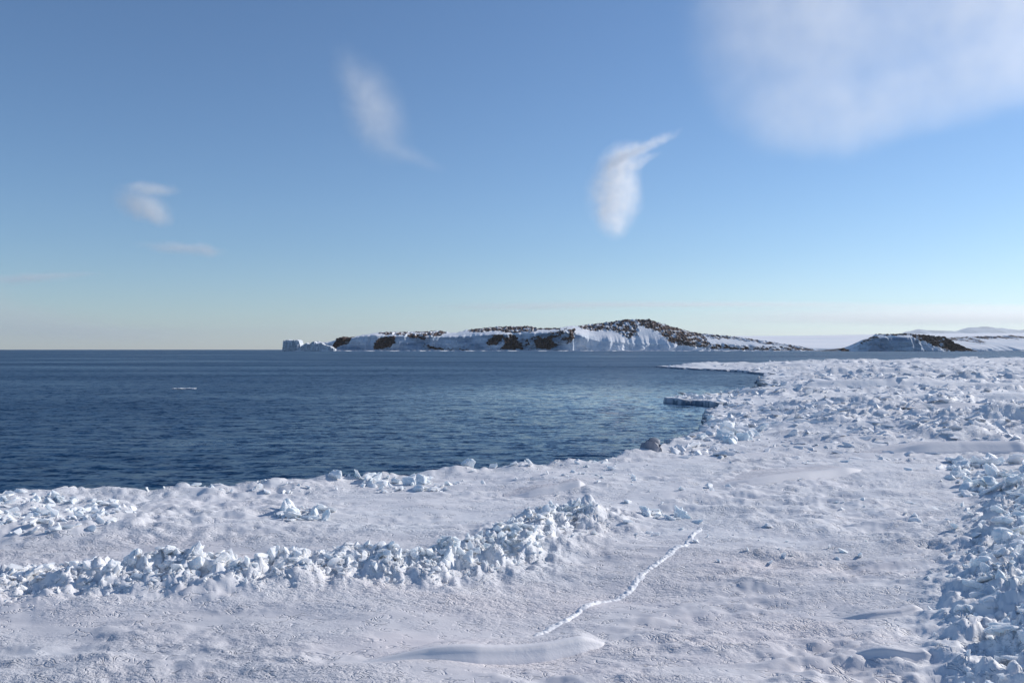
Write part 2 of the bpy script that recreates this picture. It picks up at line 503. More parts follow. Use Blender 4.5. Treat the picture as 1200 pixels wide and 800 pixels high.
def landmass(name, D, x0, x1, cols, sky, cliff, rocks, seed, back=220.0, label="", slope=90.0, ice_shade=lambda p: 1.0):
    """sky / cliff: skyline and cliff top as (photo column, photo row); rocks: polygons of bare rock with a strength"""
    s = D / F
    px = np.linspace(x0, x1, cols)
    top = (HZ + 1.6 - spline(px, sky)) * s
    top = np.maximum(top + fbm(px * 0.22, px * 0 + seed, 3, seed) * 1.1 * np.clip(top / 10, 0, 1), 0.3)
    cl = np.minimum((HZ + 1.6 - spline(px, cliff)) * s, top)
    cl = np.maximum(cl, 0.25)
    kk = np.hanning(41); kk /= kk.sum()
    tsm = np.convolve(np.pad(top, 20, mode='edge'), kk, 'valid'); csm = np.convolve(np.pad(cl, 20, mode='edge'), kk, 'valid')
    v_c = np.linspace(0, 1, 34)               # cliff rows
    v_s = np.linspace(0, 1, 44)[1:]           # slope rows
    v_b = np.linspace(0, 1, 12)[1:]           # back rows
    X = (px - 600) * s
    shore = 10 * fbm(px * 0.035, px * 0 + 4.4, 4, seed + 3)          # the coast runs in and out
    rows = []
    for v in v_c:
        lean = 3 + 9 * v + 5 * fbm(px * 0.09, px * 0 + v * 0.8, 3, seed + 5)
        rows.append((X, D + shore + lean * (cl > 1), cl * v))
    yc, = (rows[-1][1],)
    k2 = np.hanning(161); k2 /= k2.sum(); ycs = np.convolve(np.pad(yc, 80, mode='edge'), k2, 'valid')
    for v in v_s:
        tv = tsm + (top - tsm) * v ** 4
        ycv = yc + (ycs - yc) * min(1.0, v * 3)
        rows.append((X, ycv + 4 + slope * v ** 1.2 * np.clip((tsm - csm) / 25 + 0.15, 0.15, 1.3), cl + (tv - cl) * (v ** 0.85)))
    yt = rows[-1][1]
    for v in v_b:
        rows.append((X, yt + back * v, top * (1 - v) ** 1.3))
    XX = np.array([r_[0] for r_ in rows]); YY = np.array([r_[1] for r_ in rows]); ZZ = np.array([r_[2] for r_ in rows])
    # bare rock: decided on the land's own length and height
    ipx = XX / s + 600; ipy = HZ + 1.6 - ZZ / s
    wx = ipx + 2.5 * fbm(ipx * 0.16, ipy * 0.3, 3, seed + 11); wy = ipy + 1.6 * fbm(ipx * 0.16 + 9, ipy * 0.3, 3, seed + 12)
    rock = np.zeros(XX.shape)
    for P, k in rocks:
        P = np.array(P, float)
        ins = inside(wx, wy, P)
        rock = np.where(ins, np.maximum(rock, k), rock)
    rough = fbm(ipx * 0.35, ipy * 0.6 + YY * 0.05, 4, seed + 21, 0.6)
    YY = YY - rough * 4.0 * (rock > 0.3) - fbm(ipx * 0.10, ipy * 0.16, 3, seed + 22) * np.where(np.arange(XX.shape[0])[:, None] < len(v_c), 2.0, 0.25) * (ZZ > 1)
    nrow = XX.shape[0]
    ZZ[len(v_c):-1] += (rock[len(v_c):-1] > 0.3) * rough[len(v_c):-1] * 0.9
    ZZ[-1] = -1
    cliff_shade = (np.arange(nrow)[:, None] < len(v_c) - 1) * (np.clip((cl - 4) / 6, 0, 1) * ice_shade(px))[None, :]
    cliff_shade = np.vstack([cliff_shade[:1], cliff_shade])
    ZZ = np.vstack([ZZ[:1] - 3, ZZ]); XX = np.vstack([XX[:1], XX]); YY = np.vstack([YY[:1], YY]); rock = np.vstack([rock[:1], rock])
    me = mesh_np(name, np.stack([XX.ravel(), YY.ravel(), ZZ.ravel()], 1), grid_faces(nrow + 1, cols))
    a = me.attributes.new("rock", 'FLOAT', 'POINT'); a.data.foreach_set("value", rock.ravel().astype(np.float32))
    a = me.attributes.new("cliff", 'FLOAT', 'POINT'); a.data.foreach_set("value", cliff_shade.ravel().astype(np.float32))
    return link(name, me, M_ISLAND, kind="structure", label=label)

isl_sky = [(352, 409), (353, 406), (358, 402.5), (367, 399.6), (375, 400.5), (389, 398), (392, 394), (412, 393.8), (418, 392), (433, 389.5), (442, 388), (480, 387.5),
           (515, 386), (523, 388.5), (532, 388.7), (546, 384.6), (583, 380.8), (623, 380.4), (631, 383), (658, 383), (668, 380.6), (685, 379.3), (704, 376.6),
           (728, 373.4), (746, 370.6), (776, 370.6), (789, 375.3), (813, 382.5), (837, 388.7), (872, 392), (891, 395.3), (907, 397.6), (928, 401.8), (949, 405.4), (960, 408), (970, 410.6)]
isl_cliff = [(352, 409.5), (358, 405), (367, 402), (389, 401), (392, 396), (412, 396), (420, 394), (435, 392.5), (470, 394), (520, 394.5), (575, 392), (625, 390),
             (660, 389), (675, 391), (700, 399), (740, 402), (790, 403), (840, 405), (900, 407), (970, 410.6)]
isl_rocks = [
    ([(389, 393), (412, 393), (410, 398), (402, 404), (390, 409), (385, 408), (391, 400)], 1.0),
    ([(443, 396), (462, 393), (462, 402), (455, 408), (437, 408), (438, 402)], 0.95),
    ([(436, 389), (450, 387), (516, 385), (524, 389), (512, 393), (500, 398), (480, 396), (470, 392), (445, 391)], 0.55),
    ([(545, 384), (583, 379), (625, 379), (632, 383), (628, 388), (600, 389), (575, 387), (548, 388)], 0.62),
    ([(631, 382), (658, 382), (658, 384.5), (632, 385)], 0.8),
    ([(495, 402), (506, 405), (515, 407), (548, 408.5), (548, 410), (497, 409)], 0.55),
    ([(570, 400), (578, 393), (592, 392), (588, 399), (580, 405), (572, 404)], 0.75),
    ([(592, 394), (603, 392), (610, 400), (613, 409), (586, 409), (590, 403)], 0.95),
    ([(607, 398), (667, 384), (671, 388), (669, 400), (645, 409), (613, 409)], 0.42),
    ([(628, 398), (645, 394), (650, 402), (645, 409), (628, 408)], 0.9),
    ([(668, 387), (677, 383), (672, 399), (668, 401)], 0.85),
    ([(682, 378), (704, 375), (728, 372), (746, 369), (778, 369), (790, 375), (760, 376), (752, 392), (740, 396), (722, 386), (700, 386), (685, 384)], 0.56),
    ([(746, 369), (778, 369), (792, 375), (815, 382), (839, 388), (838, 398), (830, 407), (800, 405), (786, 400), (778, 388), (765, 381), (748, 376)], 0.63),
    ([(800, 388), (812, 386), (818, 396), (806, 396)], 0.3),
    ([(836, 388), (874, 391), (893, 395), (909, 398), (930, 402), (962, 408), (940, 408), (900, 402), (870, 396), (845, 396)], 0.5),
    ([(832, 402), (880, 405), (958, 408.5), (958, 410.8), (832, 409)], 0.5),
]
landmass("island", 1500.0, 352, 970, 1000, isl_sky, isl_cliff, isl_rocks, 101, ice_shade=lambda p: 1 - 0.75 * sstep(650, 700, p), label="low snow covered island with dark rocky hill across the water")

blf_sky = [(985, 410.6), (990, 409), (997, 407), (1003, 409.6), (1018, 398), (1033, 393.4), (1036, 390.4), (1089, 390.2), (1110, 391.6), (1126, 393.6), (1133, 401), (1144, 409), (1150, 410.5)]
blf_cliff = [(985, 410.5), (1003, 409), (1018, 398.5), (1034, 395), (1074, 394.6), (1082, 399), (1090, 403), (1110, 408), (1150, 410.5)]
blf_rocks = [
    ([(988, 406), (998, 405), (1001, 409), (1001, 411.5), (987, 411)], 0.8),
    ([(1012, 399), (1018, 396), (1034, 392), (1036, 394), (1020, 399), (1013, 403)], 0.42),
    ([(1033, 389.5), (1090, 389.5), (1090, 391.6), (1076, 392.2), (1035, 391.8)], 0.8),
    ([(1074, 389), (1128, 392), (1136, 403), (1146, 411), (1112, 411), (1105, 406), (1092, 400), (1078, 397)], 0.68),
    ([(1120, 396), (1132, 398), (1146, 411), (1116, 411)], 1.0),
]
landmass("headland", 1300.0, 984, 1151, 420, blf_sky, blf_cliff, blf_rocks, 131, back=120.0, slope=40, label="rocky headland with shaded snow cliff at the right of the water")

rgt_sky = [(1095, 411), (1110, 406), (1125, 396), (1140, 393.6), (1167, 393.8), (1200, 393), (1260, 391), (1330, 396), (1380, 405), (1400, 411)]
rgt_cliff = [(1095, 411), (1140, 409), (1200, 409), (1400, 411)]
rgt_rocks = [
    ([(1133, 393), (1168, 395), (1166, 400), (1150, 397), (1135, 396)], 0.62),
    ([(1165, 396), (1180, 391), (1194, 394), (1190, 400), (1172, 402)], 0.5),
    ([(1186, 390), (1260, 390), (1300, 396), (1230, 396), (1188, 394.5)], 0.55),
]
landmass("snowy_slope", 1750.0, 1095, 1400, 420, rgt_sky, rgt_cliff, rgt_rocks, 151, back=300.0, slope=160, label="white snow slope with scattered rocks behind the headland")

# low fringe of shore ice under the island
def fringe(name, D, x0, x1, h, seed, label):
    s = D / F; n = 260
    px = np.linspace(x0, x1, n); X = (px - 600) * s
    w = 26 + 16 * fbm(px * 0.05, px * 0, 3, seed)
    hh = h * np.clip(0.8 + 0.6 * fbm(px * 0.2, px * 0 + 2, 3, seed + 1), 0.2, 2)
    rows = [(X, D - w, hh * 0 - 1), (X, D - w, hh * 0.8), (X, D - w + 4, hh), (X, D + 30 + w * 0, hh * 1.1), (X, D + 30 + w * 0, hh * 0 - 1)]
    V = np.concatenate([np.stack(np.broadcast_arrays(*r_), 1) for r_ in rows])
    return link(name, mesh_np(name, V, grid_faces(5, n), False), M_FAR, kind="structure", label=label)
fringe("shore_ice", 1492.0, 352, 985, 1.1, 171, "thin white shelf of shore ice along the foot of the island")

# grey block of ice at the island's left end
def prism_block(name, outline, D, depth, mat, seed, **props):
    """solid with an irregular plan and uneven walls, standing at distance D; outline: (photo column, photo row) along the top"""
    s = D / F
    O = np.array(outline, float); n = 90
    px = np.linspace(O[0, 0], O[-1, 0], n)
    top = (HZ + 1.6 - np.interp(px, O[:, 0], O[:, 1])) * s + 0.5 * fbm(px * 0.9, px * 0, 2, seed)
    X = (px - 600) * s
    rows = []
    for v in np.linspace(0, 1, 10):
        rows.append((X, D + 2.5 * fbm(px * 0.5, px * 0 + v, 3, seed + 1) + v * 1.0, top * v - (1.0 if v == 0 else 0)))
    for v in np.linspace(0, 1, 5)[1:]:
        rows.append((X, D + 2 + depth * v, top * (1 + 0.03 * v)))
    rows.append((X, X * 0 + D + 2 + depth, X * 0 - 1.0))
    V = np.concatenate([np.stack(np.broadcast_arrays(*r_), 1) for r_ in rows])
    Qs = grid_faces(len(rows), n)
    sides = []
    for c, fl in ((0, 1), (n - 1, -1)):
        ring = [k * n + c for k in range(len(rows))]
        cen = len(V) + (0 if c == 0 else 1)
        for a, b in zip(ring, ring[1:] + ring[:1]):
            sides.append((cen, a, b, b) if fl > 0 else (cen, b, a, a))
    V = np.vstack([V, [V[np.arange(len(rows)) * n].mean(0)], [V[np.arange(len(rows)) * n + n - 1].mean(0)]])
    me = bpy.data.meshes.new(name)
    me.from_pydata(V.tolist(), [], [tuple(int(i) for i in q) for q in Qs] + [tuple(int(i) for i in q[:3]) for q in sides])
    me.update()
    return link(name, me, mat, **props)
prism_block("iceberg", [(330.6, 408), (331.2, 399.6), (333, 398.4), (337, 398), (341, 398.8), (343, 398.2), (348, 398.0), (350, 399.4), (351.5, 405)], 1470.0, 26, M_GLACIER, 181,
            label="small flat topped grey iceberg off the left tip of the island", category="iceberg")
prism_block("iceberg", [(350, 408.4), (353, 405), (356, 403), (359, 401.6), (362, 404), (365, 400.4), (368, 399.8), (371, 402.4), (376, 401.2), (380, 404), (387, 405.5), (392, 409)], 1462.0, 14, M_GLACIER, 183,
            label="low jagged tongue of ice between the flat topped iceberg and the island", category="iceberg")

# ice plateau far behind, between the island and the headland
def plateau():
    D = 7000.0; s = D / F; n = 240
    px = np.linspace(560, 1700, n); X = (px - 600) * s
    top = (HZ - np.interp(px, [560, 700, 860, 940, 1000, 1100, 1300, 1700], [409, 405, 397.5, 394.2, 393.6, 393.2, 391, 389])) * s
    rows = [(X, X * 0 + D, X * 0 - 2)]
    for v in np.linspace(0, 1, 14):
        rows.append((X, D + 3500 * v, top * v ** 0.8 * (1 + 0.5 * v) + 3 + 3 * fbm(px * 0.02, px * 0 + v * 3, 3, 191)))
    rows.append((X, X * 0 + D + 5200, X * 0 - 2))
    V = np.concatenate([np.stack(np.broadcast_arrays(*r_), 1) for r_ in rows])
    link("ice_plateau", mesh_np("ice_plateau", V, grid_faces(len(rows), n)), M_FAR, kind="structure", label="pale snow plateau far behind the island and headland")
plateau()

def mountains():
    D = 24000.0; s = D / F; n = 300
    px = np.linspace(1070, 1640, n); X = (px - 600) * s
    sk = np.interp(px, [1070, 1095, 1110, 1126, 1150, 1175, 1191, 1215, 1260, 1330, 1420, 1520, 1640], [409, 391, 387, 383, 384.5, 385.5, 381, 379.5, 384, 378, 386, 383, 409])
    top = (HZ - sk + 0.5 * fbm(px * 0.12, px * 0, 4, 201)) * s
    rows = [(X, X * 0 + D - 200, X * 0 - 5)]
    for v in np.linspace(0, 1, 24):
        rid = fbm(px * 0.10, px * 0 + v * 2.2, 4, 203)
        rows.append((X, D + 2600 * v + 500 * rid * (1 - v), np.maximum(top * v ** 0.9 * (1 + 0.12 * rid * (1 - v)), 0)))
    rows.append((X, X * 0 + D + 4600, X * 0 - 5))
    V = np.concatenate([np.stack(np.broadcast_arrays(*r_), 1) for r_ in rows])
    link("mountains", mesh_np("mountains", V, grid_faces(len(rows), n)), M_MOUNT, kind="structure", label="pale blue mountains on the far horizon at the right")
mountains()

# ------------------------------------------------------------------ ice blocks
def block_mesh(name, seed, flat, detail):
    """a broken lump of plate ice: a hull of random points in a flat box, chipped and roughened"""
    r_ = random.Random(seed)
    bm = bmesh.new()
    long_ = r_.uniform(0.55, 0.95)
    for _ in range(r_.randint(11, 17) if detail else 11):
        d = Vector((r_.gauss(0, 1), r_.gauss(0, 1), r_.gauss(0, 1))).normalized()
        m_ = max(abs(d.x), abs(d.y), abs(d.z))
        d = d.lerp(d / m_, r_.uniform(0.3, 1.0)) * r_.uniform(0.75, 1.0)
        bm.verts.new((d.x * 0.5, d.y * 0.5 * long_, d.z * 0.5 * flat))
    ret = bmesh.ops.convex_hull(bm, input=bm.verts)
    junk = [g for g in ret["geom_interior"] + ret["geom_unused"] if isinstance(g, bmesh.types.BMVert)]
    if junk: bmesh.ops.delete(bm, geom=list(set(junk)), context='VERTS')
    bmesh.ops.triangulate(bm, faces=bm.faces)
    if detail:
        bmesh.ops.bevel(bm, geom=list(bm.edges), offset=0.022, segments=1, affect='EDGES', clamp_overlap=True)
        bmesh.ops.triangulate(bm, faces=bm.faces)
        for lim in (0.3, 0.2):
            bmesh.ops.subdivide_edges(bm, edges=[e for e in bm.edges if e.calc_length() > lim], cuts=1)
            bmesh.ops.triangulate(bm, faces=bm.faces)
        P = np.array([v.co[:] for v in bm.verts])
        d = 0.075 * fbm(P[:, 0] * 3.4 + seed, P[:, 1] * 3.4 + P[:, 2] * 4.1, 3, seed, 0.6)
        bm.normal_update()
        for v, q in zip(bm.verts, d):
            v.co += v.normal * float(q)
    me = bpy.data.meshes.new(name)
    bm.to_mesh(me); bm.free()
    me.polygons.foreach_set("use_smooth", np.ones(len(me.polygons), bool))
    me.set_sharp_from_angle(angle=R(30))
    me.materials.append(M_BLOCK)
    return me

BIG = [block_mesh("ice_block", 300 + i, (0.28, 0.4, 0.55, 0.75)[i % 4], True) for i in range(28)]
SMALL = [block_mesh("rubble_piece", 400 + i, (0.4, 0.55, 0.7)[i % 3], False) for i in range(10)]
SMALL_V = []
for me in SMALL:
    v = np.empty(len(me.vertices) * 3, np.float32); me.vertices.foreach_get("co", v)
    f = np.array([p.vertices[:] for p in me.polygons])
    SMALL_V.append((v.reshape(-1, 3).astype(float), f))

cand = []          # (x, y, size, cluster, tilt, sink)
def along(P, n, w, smin, smax, cluster, sink=0.3, tmin=0.0, tmax=1.0, bias=0.0):
    seg = np.linalg.norm(np.diff(P, axis=0), axis=1); cum = np.concatenate([[0], np.cumsum(seg)])
    for _ in range(n):
        t = rng.uniform(tmin, tmax) * cum[-1]
        i = min(np.searchsorted(cum, t) - 1, len(seg) - 1); i = max(i, 0)
        p = P[i] + (P[i + 1] - P[i]) * ((t - cum[i]) / seg[i])
        d = (P[i + 1] - P[i]) / seg[i]
        o = rng.normal(bias, w)
        p = p + np.array((-d[1], d[0])) * o
        big = math.exp(-(o / w) ** 2 * 0.6)
        sz = smin + (smax - smin) * (rng.random() ** 3.0) * big
        cand.append((p[0], p[1], sz, cluster, 0.7, sink))
def patch(px, py, rx, ry, n, smin, smax, cluster, sink=0.3, tilt=0.6):
    for _ in range(n):
        a = rng.uniform(0, 2 * math.pi); q = math.sqrt(rng.random())
        p = at(px + rx * q * math.cos(a), py + ry * q * math.sin(a))
        cand.append((p[0], p[1], smin + (smax - smin) * rng.random() ** 1.8, cluster, tilt, sink))

along(LEFT_RIDGE, 2600, 0.36, 0.02, 0.22, "left ridge", tmin=0.18, tmax=0.62, sink=0.52)
along(LEFT_RIDGE, 1500, 0.30, 0.02, 0.19, "middle ridge", tmin=0.60, tmax=0.97)
along(RIGHT_RIDGE, 2300, 0.42, 0.025, 0.32, "right ridge", tmin=0.08, tmax=0.98, sink=0.52)
patch(50, 605, 110, 26, 420, 0.02, 0.20, "left rim")
patch(355, 604, 36, 9, 40, 0.06, 0.32, "small heap")
patch(440, 562, 55, 6, 40, 0.08, 0.40, "rim heap")
patch(515, 569, 30, 5, 22, 0.08, 0.38, "rim heap right")
patch(778, 598, 26, 6, 22, 0.06, 0.30, "heap by crack")
patch(640, 545, 120, 5, 60, 0.05, 0.24, "rim")
patch(250, 571, 260, 4, 80, 0.04, 0.18, "rim")
patch(640, 560, 120, 20, 40, 0.04, 0.16, "scattered")
patch(900, 600, 240, 60, 90, 0.03, 0.18, "scattered")
patch(1160, 560, 60, 26, 120, 0.08, 0.45, "right field near", sink=0.3)
patch(825, 529, 42, 7, 60, 0.06, 0.36, "bay rim")
patch(850, 505, 50, 14, 90, 0.10, 0.62, "bay rim")
patch(870, 468, 30, 8, 60, 0.08, 0.34, "spit")
patch(820, 468, 36, 2.5, 70, 0.06, 0.22, "spit")
patch(835, 429, 60, 1.6, 60, 0.2, 0.6, "far spit")
# far rubble
n_far = 0
while n_far < 8500:
    py = 421 + (545 - 421) * rng.random() ** 1.45
    px = rng.uniform(800, 1290)
    p = at(px, py)
    q = field(np.array([p[0]]), np.array([p[1]]))[0]
    if rng.random() < q * 0.95 + 0.04:
        sc = np.clip(p[1] / 34, 0.55, 1.7)
        cand.append((p[0], p[1], (0.06 + 0.46 * rng.random() ** 4.6) * sc, "field", 0.34, 0.38))
        n_far += 1

cx = np.array([c[0] for c in cand]); cy = np.array([c[1] for c in cand]); cs = np.array([c[2] for c in cand])
csd = ice_sd(cx, cy)
ok = (csd > 0.02) & (cy > 2.0)
gz = ice_h(cx, cy, csd)
ppx = 600 + cx / cy * F; ppy = HZ + (CAM_Z - gz) / cy * F
vis = ok & (ppx > -20) & (ppx < 1220) & (ppy < 815)
psize = np.where(vis, cs / cy * F, 0)
order = np.argsort(-psize)
TOPN = 285
single = set(int(i) for i in order[:TOPN])

CL = {
    "left ridge": ("bluish white broken ice block heaped in the long ridge at the left", "ice blocks of the left pressure ridge"),
    "middle ridge": ("white jagged ice block in the ridge beside the smooth snow left of the crack", "ice blocks of the ridge beside the crack"),
    "right ridge": ("large snowy ice block piled in the ridge along the right edge", "ice blocks of the right pressure ridge"),
    "left rim": ("ice block lying between the left ridge and the water", "ice blocks behind the left ridge"),
    "small heap": ("ice block in the small heap alone on the snow behind the left ridge", "ice blocks of the small heap"),
    "rim heap": ("white ice block in the low heap on the edge of the open water", "ice blocks of the heap at the water"),
    "rim heap right": ("ice block in the little shaded heap just inside the water's edge", "ice blocks of the shaded heap"),
    "heap by crack": ("ice block in the little heap beyond the upper end of the crack", "ice blocks of the heap beyond the crack"),
    "rim": ("small ice lump on the rim where snow meets water", "ice lumps along the rim"),
    "scattered": ("small ice lump lying alone on the flat snow", "ice lumps scattered on the flat snow"),
    "right field near": ("snowy ice block in the rough ground above the right ridge", "ice blocks above the right ridge"),
    "bay rim": ("ice block along the ragged edge of the bay near the grey ended slab", "ice blocks along the bay"),
    "spit": ("ice block on the dark edged ice spit reaching into the bay", "ice blocks on the spit"),
    "far spit": ("ice block on the farthest thin ice spit", "ice blocks on the farthest spit"),
    "field": ("tilted snowy ice block in the rubble field on the right beyond the flat snow", "ice blocks of the far rubble field"),
}
ZONES = {
    "left ridge": (0, [(95, "of the left ridge's far left end"), (230, "of the left ridge's left part"),
                       (330, "of the left ridge before the lone heap"), (9999, "of the left ridge's low middle")]),
    "middle ridge": (0, [(500, "of the low stretch left of the crack"), (585, "of the jagged ridge end beside smooth snow"), (9999, "of the ridge's thin far tail")]),
    "right ridge": (1, [(575, "of the right ridge's far upper end"), (625, "of the right ridge's upper part"), (680, "of the right ridge's middle"),
                        (735, "of the right ridge's lower part"), (9999, "of the right ridge in the bottom corner")]),
    "field": (1, [(440, "in the farthest rubble near the far water"), (480, "in the rubble field beside the ice spit"), (9999, "in the nearest part of the far rubble field")]),
}
ORD = ["largest", "second largest", "third largest", "fourth largest", "fifth largest"]
names_of = {}
buckets = {}
for i in order[:TOPN]:
    i = int(i); c = cand[i][3]
    if c in ZONES:
        ax, zs = ZONES[c]; val = ppx[i] if ax == 0 else ppy[i]
        z_ = next(t for lim, t in zs if val <= lim)
    else:
        z_ = ""
    buckets.setdefault((c, z_), []).append(i)
RIDGE_OF = {"left ridge": LEFT_RIDGE, "middle ridge": LEFT_RIDGE, "right ridge": RIGHT_RIDGE}
def side_of(i, c):
    """on which side of its ridge a block lies, for the label"""
    if c not in RIDGE_OF: return ""
    P = RIDGE_OF[c]; p = np.array((cx[i], cy[i])); best = (1e9, 0.0)
    for a_, b_ in zip(P[:-1], P[1:]):
        d_ = b_ - a_; t_ = float(np.clip(((p - a_) @ d_) / (d_ @ d_), 0, 1)); q_ = p - a_ - t_ * d_
        D_ = float(np.hypot(*q_))
        if D_ < best[0]: best = (D_, float(q_[1] if c != "right ridge" else -q_[0]))
    if best[0] < 0.13: return "on the crest "
    return ("on the far side " if best[1] > 0 else "at the near foot ") if c != "right ridge" else ("on the left flank " if best[1] > 0 else "on the right flank ")
for (c, z_), ids in buckets.items():
    lab, grp = CL[c]
    for k, i in enumerate(ids):
        if z_:
            l_ = (ORD[k] + " ice block " + z_) if k < 5 else ("mid-sized ice block " if k < 14 else "small ice block ") + side_of(i, c) + z_
        elif len(ids) == 1 or k >= 5:
            l_ = lab
        else:
            l_ = ORD[k] + " ice " + lab.split("ice ", 1)[1]
        names_of[i] = (l_, grp)

def block_rot(tilt):
    return Euler((rng.normal(0, tilt * 0.75), rng.normal(0, tilt * 0.75), rng.uniform(0, 2 * math.pi)))

sv, sf, off = {"near": [], "far": []}, {"near": [], "far": []}, {"near": 0, "far": 0}
for i in range(len(cand)):
    if not ok[i]: continue
    x_, y_, sz, clu, tilt, sink = cand[i]
    e = block_rot(tilt)
    asp = (rng.uniform(0.8, 1.5), rng.uniform(0.7, 1.15), rng.uniform(0.55, 1.1))
    if clu in ("field", "far spit", "spit"): asp = (asp[0] * 1.35, asp[1], asp[2] * 0.8)
    zc = gz[i] + sz * (0.5 - sink) * 0.45
    if i in single:
        o = bpy.data.objects.new("ice_block", BIG[int(rng.integers(len(BIG)))])
        o.location = (x_, y_, zc); o.rotation_euler = e; o.scale = (sz * asp[0], sz * asp[1], sz * asp[2])
        o["label"], o["group"] = names_of[i]; o["category"] = "ice block"
        C.objects.link(o)
    else:
        k = "far" if y_ > 17 else "near"
        v, f = SMALL_V[int(rng.integers(len(SMALL_V)))]
        M = np.array(e.to_matrix()) @ np.diag([sz * asp[0], sz * asp[1], sz * asp[2]])
        sv[k].append(v @ M.T + np.array((x_, y_, zc))); sf[k].append(f + off[k]); off[k] += len(v)
for k, lab in (("near", "small crumbs of broken ice among the ridges on the near snow"), ("far", "countless small lumps of broken ice over the far rubble field")):
    me = mesh_np("ice_rubble", np.vstack(sv[k]), np.vstack(sf[k]), True)
    me.set_sharp_from_angle(angle=R(35))
    link("ice_rubble", me, M_WHITE if k == "far" else M_BLOCK, kind="stuff", label=lab)

# slab with a dark broken end at the corner of the bay, its shade painted into the colour
def hewn_box(name, size, seed, mat, cuts=5, rough=0.04, bevel=0.04):
    bm = bmesh.new()
    bmesh.ops.create_cube(bm, size=1.0)
    bmesh.ops.scale(bm, vec=size, verts=bm.verts)
    rr = random.Random(seed)
    for v in bm.verts:
        v.co += Vector([rr.uniform(-0.1, 0.1) * s_ for s_ in size])
    bmesh.ops.bevel(bm, geom=list(bm.edges), offset=bevel, segments=2, affect='EDGES')
    bmesh.ops.triangulate(bm, faces=bm.faces)
    for _ in range(3):
        bmesh.ops.subdivide_edges(bm, edges=[e for e in bm.edges if e.calc_length() > 0.12], cuts=1)
        bmesh.ops.triangulate(bm, faces=bm.faces)
    bm.normal_update()
    P = np.array([v.co[:] for v in bm.verts])
    d = rough * fbm(P[:, 0] * 4 + seed, P[:, 1] * 4 + P[:, 2] * 5, 3, seed)
    for v, q in zip(bm.verts, d): v.co += v.normal * float(q)
    me = bpy.data.meshes.new(name); bm.to_mesh(me); bm.free()
    me.polygons.foreach_set("use_smooth", np.ones(len(me.polygons), bool))
    me.set_sharp_from_angle(angle=R(40))
    me.materials.append(mat)
    return me
p = at(764, 533)
o = link("ice_slab", hewn_box("ice_slab", (0.34, 0.40, 0.34), 23, M_SHADED_ICE, rough=0.10, bevel=0.06))
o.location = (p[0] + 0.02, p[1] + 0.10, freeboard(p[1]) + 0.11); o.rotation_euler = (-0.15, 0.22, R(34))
o["label"] = "small dark shaded ice slab with a broken end standing at the corner of the bay against the water"; o["category"] = "ice slab"

p = at(547, 549.5)
o = link("ice_chunk", BIG[3]); o.location = (p[0], p[1], ICE_Z + 0.1); o.scale = (0.3, 0.28, 0.36); o.rotation_euler = (0.5, 0.4, 0.2)
o["label"] = "single bright white ice chunk standing up on the rim against the water"; o["category"] = "ice chunk"

p = at(215, 455.5, 0.0)
o = link("ice_floe", hewn_box("ice_floe", (1.5, 1.0, 0.3), 9, M_GLACIER, bevel=0.08, rough=0.14)); o.location = (p[0], p[1], 0.0); o.rotation_euler = (0, 0.02, 0.3); o.scale = (1, 1, 0.32)
o["label"] = "small white ice floe drifting alone on the dark open water"; o["category"] = "ice floe"

# ------------------------------------------------------------------ snow drifts with a steep shaded lee face
def drift(line_px, h, back, front, label, seed, mat=M_DRIFT, n=110):
    """line_px: foot of the steep face; the crest stands above it, the far side slopes away gently"""
    P = pts(line_px)
    seg = np.linalg.norm(np.diff(P, axis=0), axis=1); cum = np.concatenate([[0], np.cumsum(seg)])
    t = np.linspace(0, cum[-1], n)
    c = np.stack([np.interp(t, cum, P[:, 0]), np.interp(t, cum, P[:, 1])], 1)
    c[:, 1] += 0.05 * fbm(t * 0.7, t * 0, 2, seed)
    u = t / cum[-1]
    env = np.clip(np.minimum(u / 0.45, (1 - u) / 0.17), 0, 1); env = env * env * (3 - 2 * env)
    env = env * (0.92 + 0.12 * fbm(u * 2.2, u * 0, 1, seed + 1))
    rows = [(-front * 1.05, -0.5, 0), (-front * 0.85, 0.06, 0), (-front * 0.6, 0.30, 0), (-front * 0.3, 0.66, 0), (-0.02, 0.93, 0), (0.03, 1.0, 0)]
    for v in np.linspace(0, 1, 40)[1:]:
        rows.append((0.03 + back * v, (1 - v) ** 1.5, 1))
    V = []
    def soft(a):
        kern = np.hanning(65); kern /= kern.sum()
        return np.convolve(np.pad(a, 32, mode='edge'), kern, 'valid')
    gf = ice_h(c[:, 0], c[:, 1]); gb = soft(ice_h(c[:, 0], c[:, 1] + back * 0.8))
    gs = soft(gf)
    for dy, k, tx in rows:
        X = c[:, 0]; Y = c[:, 1] + front + dy * (0.35 + 0.65 * env)
        b_ = np.clip(dy / back, 0, 1)
        g = (gs * (1 - b_) + gb * b_) * (1 - b_ ** 3) + (ice_h(X, Y) - 0.01) * b_ ** 3
        z = g + h * env * k - 0.012
        z = z + tx * 0.006 * fbm(X * 14, Y * 18, 3, seed + 2) * env
        V.append(np.stack([X, Y, z], 1))
    me = mesh_np("snow_drift", np.concatenate(V), grid_faces(len(rows), n))
    me.materials.append(mat); me.materials.append(M_SNOW)
    me.polygons.foreach_set("material_index", (np.arange(len(me.polygons)) // (n - 1) >= 6).astype(np.int32))
    return link("snow_drift", me, None, label=label, category="snow drift", group="snow drifts with a steep shaded face")
drift([(405, 801), (500, 789), (560, 783), (640, 771), (706, 757), (716, 752)], 0.115, 0.8, 0.10, "long low snow drift in the foreground below the lower end of the crack", 501)
drift([(990, 773), (1030, 774), (1060, 773), (1092, 771), (1098, 769)], 0.075, 0.6, 0.08, "short smooth wedge of snow in the foreground beside the right ridge", 503)
